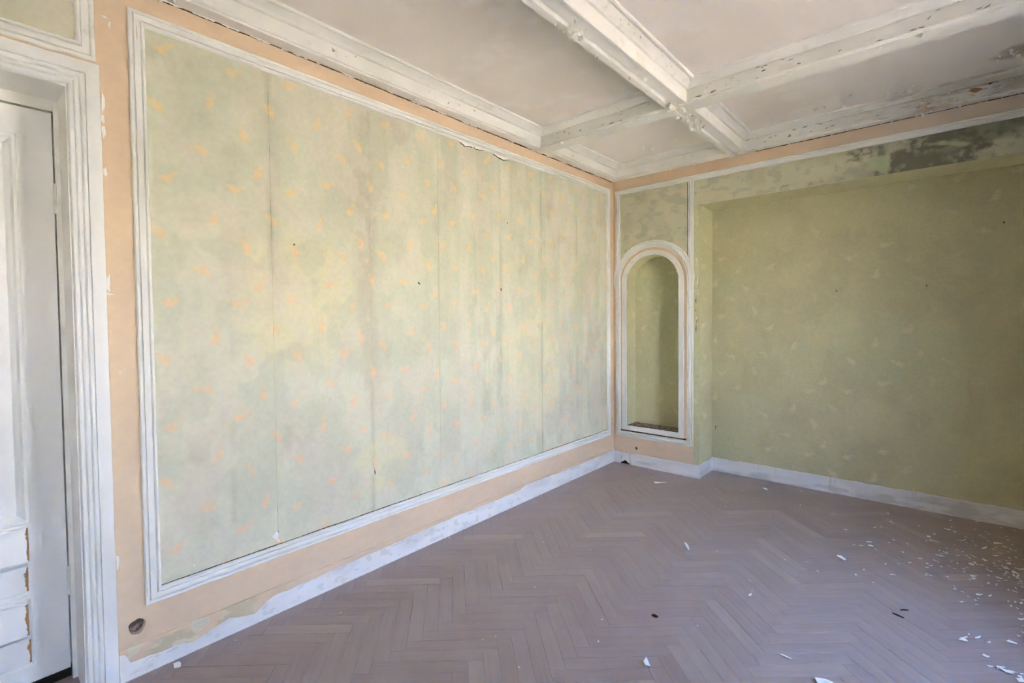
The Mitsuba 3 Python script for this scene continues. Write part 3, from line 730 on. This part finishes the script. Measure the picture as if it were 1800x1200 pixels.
# cornices
for _ in range(26):
    curl(c1, (r.uniform(.004, .06), r.uniform(-4.3, -0.1), 2.9025), 'down', r.uniform(.012, .03), r.choice([0, 180]) + r.normal(0, 30), r)
for _ in range(12):
    scar(c1, (.0808, r.uniform(-3.6, -0.2), r.uniform(2.93, 2.99)), (1, 0), r.uniform(.006, .014), r.normal(0, 30), r)
for _ in range(10):
    curl(c1, (.081, r.uniform(-1.2, -0.15), r.uniform(2.93, 2.99)), (1, 0), r.uniform(.01, .018), r.uniform(-50, 50), r)
for _ in range(46):
    x = 0.2 + 2.75 * r.uniform() ** 0.6
    scar(c2, (x, -.0812, r.uniform(2.915, 2.99)), (0, -1), r.uniform(.005, .014), r.normal(6, 10), r)
for _ in range(30):
    x = 0.2 + 2.75 * r.uniform() ** 0.6
    curl(c2, (x, -.081, r.uniform(2.92, 2.99)), (0, -1), r.uniform(.012, .03), r.uniform(-60, 60), r)
for _ in range(26):
    curl(c2, (r.uniform(.2, 2.95), r.uniform(-.07, -.01), 2.9025), 'down', r.uniform(.012, .026), r.uniform(60, 120), r)
# ceiling panels: blisters near the far wall
for x, y, n, sp in ((1.9, -0.30, 8, 0.12), (2.25, -0.28, 8, 0.10), (2.75, -0.42, 10, 0.08), (0.62, -0.42, 8, 0.15), (1.4, -0.3, 3, 0.1)):
    for _ in range(n):
        curl('ceiling', (x + r.normal(0, sp), min(-0.19, y + r.normal(0, sp * 0.5)), ZC), 'down', r.uniform(.015, .045), r.uniform(0, 360), r)
tag('ceiling__paint_curl', 'curl of peeling paint')
# orange patch showing through the far cornice
put('ceiling__cornice_001__bare_patch', extr(sa.translate(blob(np.random.default_rng(70), .045, .017, 12), 2.585, 2.962), PB, 0.076, 0.083), 'm_raw_wood')
put('ceiling__cornice_001__bare_patch', extr(sa.translate(blob(np.random.default_rng(71), .028, .010, 12), 2.34, 2.937), PB, 0.076, 0.0822), 'm_orange')
# lip of old paint hanging over the crack, left wall
for k in range(34):
    rr = np.random.default_rng(600 + k)
    y = rr.uniform(-4.3, -0.3); ll = rr.uniform(.02, .09)
    ya, wa = rough_line(y, y + ll, 0.008, 0.004, rr)
    poly = sg.Polygon([(y, 2.9015)] + [(a, 2.897 - abs(w)) for a, w in zip(ya, wa)] + [(y + ll, 2.9015)]).buffer(0)
    put('wall_left__paint_lip', extr(poly, PL, 0.004, 0.006), 'm_curl')

# ------------------------------------------------------------------ the rest of the room, out of view: right wall with the window, wall behind the camera
wins = ((-2.55, -1.58), (-5.55, -5.0)); WZ0, WZ1 = 0.55, 2.42
put('wall_right', minus(box((W, D - 0.2, 0), (W + 0.35, 0.8, 3.25)), *[box((W - 0.1, a, WZ0), (W + 0.5, b, WZ1)) for a, b in wins]), 'm_paper_left_plain')
tag('wall_right', 'papered wall with two tall windows', kind='structure')
put('wall_front', box((-0.5, D - 0.3, 0), (W + 0.3, D, 3.25)), 'm_paper_left_plain')
tag('wall_front', 'papered wall behind the camera', kind='structure')
fx0, fx1 = W + 0.20, W + 0.26
for n_, (WY0, WY1) in enumerate(wins):
    for lo, hi in (((fx0, WY0, WZ0), (fx1, WY0 + .05, WZ1)), ((fx0, WY1 - .05, WZ0), (fx1, WY1, WZ1)), ((fx0, WY0 + .05, WZ0), (fx1, WY1 - .05, WZ0 + .06)), ((fx0, WY0 + .05, WZ1 - .05), (fx1, WY1 - .05, WZ1)),
                   ((fx0, (WY0 + WY1) / 2 - .035, WZ0 + .06), (fx1, (WY0 + WY1) / 2 + .035, WZ1 - .05))):
        put(f'window_{n_ + 1}__frame', box(lo, hi), 'm_white')
tag('window_1', 'white casement window nearer the alcove', kind='structure')
tag('window_2', 'white casement window facing the door', kind='structure')
put('ground', box((W + 0.35, -60, -0.9), (90, 60, -0.7)), 'm_grass')
tag('ground', 'sunlit dry lawn outside the window', 'ground')

gw = cat([box((W + 9.0, -40, -0.75), (W + 9.3, 40, 3.45)), box((W + 8.96, -40, 3.45), (W + 9.34, 40, 3.55))])  # unseen wall added to hide low sky and bounce sunlight indoors
put('added_garden_wall', gw, 'm_render')
tag('added_garden_wall', 'added tall pale wall outside, shaping the light through the windows', 'wall')

# ------------------------------------------------------------------ paint flakes on the floor
FLAKES = [(1.604,0.233,0),(1.667,-0.164,0),(1.869,-0.201,0),(1.982,-0.48,0),(2.05,-0.725,0),(2.126,-0.297,0),(2.164,-0.253,0),(2.198,-0.178,0),(2.211,-0.131,0),(2.18,-0.045,0),(2.175,0.094,0),(2.123,-0.621,2),(2.138,-0.681,2),(2.159,-0.715,0),(2.233,-0.463,0),(2.215,-0.536,0),(2.307,-0.482,0),(2.288,-0.649,0),(2.369,-0.685,0),(2.328,-0.8,1),(2.277,-0.866,0),(2.223,-0.916,0),(2.134,-1.082,0),(2.107,-1.189,0),(2.26,-1.044,0),(2.188,-1.231,0),(1.875,-1.203,0),(1.939,-1.283,0),(2.405,-0.246,2),(2.415,-0.315,2),(2.437,-0.305,0),(2.392,-0.343,0),(2.427,-0.166,0),(2.412,-0.918,1),(2.482,-0.867,0),(2.438,-0.659,0),(2.402,-0.747,0),(2.418,-0.757,0),(2.512,0.226,0),(2.649,0.324,0),(2.684,0.347,0),(2.516,0.075,0),(2.494,-0.013,1),(2.529,-0.024,0),(2.43,-0.167,0),(2.631,0.132,0),(2.611,0.154,0),(2.685,0.124,0),(2.697,0.086,0),(2.653,0.014,0),(2.776,0.107,0),(2.742,0.075,0),(2.78,0.041,0),(2.546,-0.201,1),(2.569,-0.172,1),(2.613,-0.132,0),(2.584,-0.081,0),(2.522,-0.291,0),(2.579,-0.201,0),(2.625,-0.217,0),(2.658,-0.237,1),(2.704,-0.209,0),(2.732,-0.26,0),(2.726,-0.08,2),(2.75,-0.124,1),(2.794,-0.054,0),(2.803,-0.145,0),(2.781,-0.145,0),(2.761,-0.198,0),(2.53,-0.493,1),(2.574,-0.439,0),(2.601,-0.434,1),(2.566,-0.385,0),(2.539,-0.382,0),(2.586,-0.474,0),(2.654,-0.457,2),(2.696,-0.43,0),(2.716,-0.412,0),(2.7,-0.343,1),(2.763,-0.311,0),(2.79,-0.286,1),(2.76,-0.359,0),(2.753,-0.428,2),(2.739,-0.509,2),(2.779,-0.465,0),(2.777,-0.412,0),(2.723,-0.481,0),(2.696,-0.514,0),(2.711,-0.54,0),(2.796,-0.473,1),(2.764,-0.55,2),(2.762,-0.604,1),(2.741,-0.646,0),(2.774,-0.616,0),(2.718,-0.628,0),(2.696,-0.699,2),(2.718,-0.712,1),(2.657,-0.696,0),(2.591,-0.763,2),(2.594,-0.811,0),(2.597,-0.579,2),(2.605,-0.534,0),(2.628,-0.563,1),(2.652,-0.595,0),(2.666,-0.618,0),(2.572,-0.645,0),(2.518,-0.713,0),(2.534,-0.618,0),(2.502,-0.617,0),(2.462,-0.735,0),(2.451,-0.677,0),(2.436,-0.659,0),(2.454,-0.57,1),(2.461,-0.516,0),(2.476,-0.495,0),(2.493,-0.48,0),(2.454,-0.461,0),(2.482,-0.392,0),(2.649,-0.819,1),(2.621,-0.876,0),(2.677,-0.823,0),(2.683,-0.793,0),(2.779,-0.693,0),(2.756,-0.788,0),(2.746,-0.839,0),(2.782,-0.743,0),(2.784,-0.661,0),(2.51,-0.981,0),(2.515,-1.018,0),(2.542,-1.028,0),(2.603,-1.016,2),(2.602,-1.057,0),(2.65,-0.987,1),(2.592,-1.099,0),(2.535,-1.167,1),(2.713,-1.001,0),(2.735,-0.98,0),(2.766,-0.923,0),(2.718,-1.047,0),(2.739,-1.055,0),(2.758,-0.973,0),(2.747,-1.113,0),(2.738,-1.181,1),(2.718,-1.372,0),(2.736,-1.327,0),(2.692,-1.461,2),(2.615,-1.529,0),(2.58,-1.522,1),(2.531,-1.59,2),(2.553,-1.513,0),(2.606,-1.673,2),(2.609,-1.748,0),(2.634,-1.749,0),(2.644,-1.734,1),(2.657,-1.75,2),(2.677,-1.737,1),(2.694,-1.748,0),(2.691,-1.788,2),(2.702,-1.728,0),(0.384,-0.543,0),(0.539,-0.689,0),(0.83,-1.953,0),(1.431,-1.419,0),(1.767,-1.261,0),(1.874,-1.201,0),(1.94,-1.288,0),(1.682,-1.674,0),(1.719,-1.783,0),(1.722,-1.841,1),(1.973,-2.272,1),(1.321,-2.736,0),(1.248,-2.573,0),(1.613,-2.306,0),(0.947,-3.036,0),(0.92,-3.095,0),(1.153,-3.124,0),(0.828,-2.557,0),(0.505,-1.954,0),(0.543,-2.062,0),(0.241,-3.434,0),(0.069,-3.897,0),(0.034,-2.448,0),(1.461,0.109,0),(1.605,0.221,0),(1.354,0.25,0),(1.663,-0.146,0),(1.536,-0.539,0),(1.874,-0.201,0),(1.984,-0.47,0),(1.233,-0.079,0),(1.241,-0.579,0)]
flake_shapes = {}
for kind, (ra, rb) in enumerate(((0.012, 0.009), (0.030, 0.0075), (0.021, 0.016))):
    for k in range(5):
        rr = np.random.default_rng(700 + 10 * kind + k)
        poly = blob(rr, ra, rb, 8 if kind else 6, 0.35)
        m = extr(poly, lambda a, b, h: np.array([a, b, h]), 0, 0.0012)
        v = m.vertices.copy()
        v[:, 2] += (v[:, 0] ** 2 * rr.uniform(2, 9) + v[:, 1] ** 2 * rr.uniform(3, 20))
        m.vertices = v
        flake_shapes[kind, k] = mikit.ply(m, 'm_flake')
rr = np.random.default_rng(800)
extra = []
while len(extra) < 70:
    x, y = 2.95 - abs(rr.normal(0, 0.28)), rr.normal(-0.62, 0.42)
    if y < 0.30 and y > -1.6 and x > 1.6: extra.append((x, y, 0))
for n, (x, y, kind) in enumerate(FLAKES + extra):
    d = flake_shapes[kind, int(rr.integers(5))]
    s = float(rr.uniform(0.62, 1.02)) * (0.6 if (x < 1.75 and kind == 0) else 1.0)
    tilt = float(rr.uniform(0, 9))
    m = T().translate([x, y, 0.0003 + 0.011 * s * math.sin(math.radians(tilt)) * (2 if kind == 1 else 1) * 0.9]).rotate([0, 0, 1], float(rr.normal(45, 30) if kind == 1 else rr.uniform(0, 360))).rotate([0, 1, 0], tilt).scale([s, s, 1.0])
    key = f'paint_flake_{n:03d}' if n else 'paint_flake'
    scene[key] = {**d, 'to_world': m}
    zone = 'in the dense scatter' if x > 2.05 else ('on the open floor' if y < -0.35 else 'near the foot of the far wall')
    shape = {0: 'tiny white paint flake', 1: 'long thin white paint flake', 2: 'broad white paint flake'}[kind]
    tag(key, f'{shape} on the parquet {zone}', 'paint flake', group=f'{shape}s {zone}')


def piece(key, poly, xy, bsdf, label, cat_, tilt=0, lift=0.0, th=0.002, bend=0.0):
    m = extr(poly, lambda a, b, h: np.array([a, b, h]), 0, th)
    v = m.vertices.copy(); v[:, 2] += bend * v[:, 0] ** 2; m.vertices = v
    m.apply_transform(trimesh.transformations.rotation_matrix(math.radians(tilt), [0, 1, 0]))
    m.apply_translation((xy[0], xy[1], -m.vertices[:, 2].min() + 0.0003))
    k = put(key, m, bsdf)
    tag(k, label, cat_)


piece('paint_chip', sa.rotate(sg.Polygon([(-.055, -.014), (-.02, -.022), (-.005, -.006), (.052, -.008), (.058, .006), (-.01, .008), (-.05, .012)]), 40, origin=(0, 0)), (0.631, -0.354), 'm_flake', 'long white paint chip lying below the niche, pointed at one end', 'paint chip', bend=2)
piece('paint_chip', sg.Polygon([(-.014, .02), (.019, -.003), (.003, -.021), (-.011, -.014)]), (1.544, -2.729), 'm_flake', 'white triangular paint chip tilted up on the parquet at the bottom centre', 'paint chip', tilt=28)
piece('paint_chip', sa.rotate(sg.Polygon([(-.032, -.013), (.018, -.019), (.032, -.012), (.037, .002), (.03, .015), (.016, .02), (-.03, .016)]), 45, origin=(0, 0)), (2.115, -2.345), 'm_flake', 'large bluish white paint chip cut by the bottom edge of the photo', 'paint chip', tilt=10, bend=6)
piece('paint_chip', sg.Polygon([(-.016, -.012), (.012, -.016), (.02, .006), (.004, .014), (-.014, .01)]), (0.058, -4.138), 'm_flake', 'white paint chip close to the left wall near the door casing', 'paint chip', tilt=12)
piece('paint_chip', sg.Polygon([(-.03, -.012), (.02, -.016), (.03, .004), (.01, .014), (-.028, .01)]), (-0.14, -4.575), 'm_flake', 'white paint chip on the floor at the foot of the door', 'paint chip', tilt=8)
piece('plaster_crumb', sa.rotate(sg.Polygon([(-.028, -.008), (.006, -.012), (.026, -.004), (.022, .010), (-.016, .008)]), -40, origin=(0, 0)), (1.278, -1.512), 'm_flake', 'white plaster crumb with a dark side in the middle of the floor', 'plaster crumb', tilt=35, th=0.008)
piece('twig', sa.rotate(sg.Polygon([(-.022, -.002), (.02, -.0015), (.023, .002), (-.02, .003)]), -20, origin=(0, 0)), (2.305, -1.543), 'm_dark', 'short black twig on the parquet, nearer of two', 'twig', th=0.005)
piece('twig', sa.rotate(sg.Polygon([(-.018, -.003), (.0, .001), (.018, .000), (.018, .004), (-.003, .005), (-.02, .001)]), 35, origin=(0, 0)), (2.327, -1.463), 'm_dark', 'short black twig on the parquet, farther of two', 'twig', th=0.005)
piece('dark_crumb', sg.Polygon([(-.014, -.006), (.008, -.010), (.015, .002), (.004, .008), (-.012, .006)]), (1.428, -2.368), 'm_dark', 'small black crumb on the open floor left of the twigs', 'crumb', th=0.006)
piece('plaster_crumb', sg.Polygon([(-.022, -.01), (.018, -.014), (.024, .006), (-.006, .014)]), (2.02, -1.02), 'm_flake', 'white plaster crumb standing at the left edge of the flake scatter', 'plaster crumb', tilt=25, th=0.007)
piece('plaster_crumb', sg.Polygon([(-.016, -.01), (.014, -.008), (.018, .008), (-.01, .012)]), (1.372, 0.06), 'm_flake', 'small yellowish plaster crumb beside the alcove baseboard', 'plaster crumb', tilt=20, th=0.008)

# the outermost flakes of each group get a label of their own
groups = {}
for n, (x, y, kind) in enumerate(FLAKES + extra):
    key = f'paint_flake_{n:03d}' if n else 'paint_flake'
    d = np.array([x, y, 0.0]) - CAM
    z = d @ fw
    u, v = 900 - 87.78 + FOC * (d @ right) / z, 600 - 12.56 - FOC * (d @ up) / z
    if 0 < u < 1795 and v < 1195: groups.setdefault(labels[key]['group'], []).append((u, v, key))
for name, members in groups.items():
    used = set()
    for word, rank in (('leftmost', lambda t: t[0]), ('lowest', lambda t: -t[1]), ('farthest', lambda t: t[1]), ('rightmost', lambda t: -t[0])):
        best = min(members, key=rank)
        if best[2] not in used and len(members) > 4:
            used.add(best[2])
            labels[best[2]]['label'] = f'{word} of the ' + name.replace(' in the', ' lying in the').replace(' on the', ' lying on the').replace(' near the', ' lying near the')
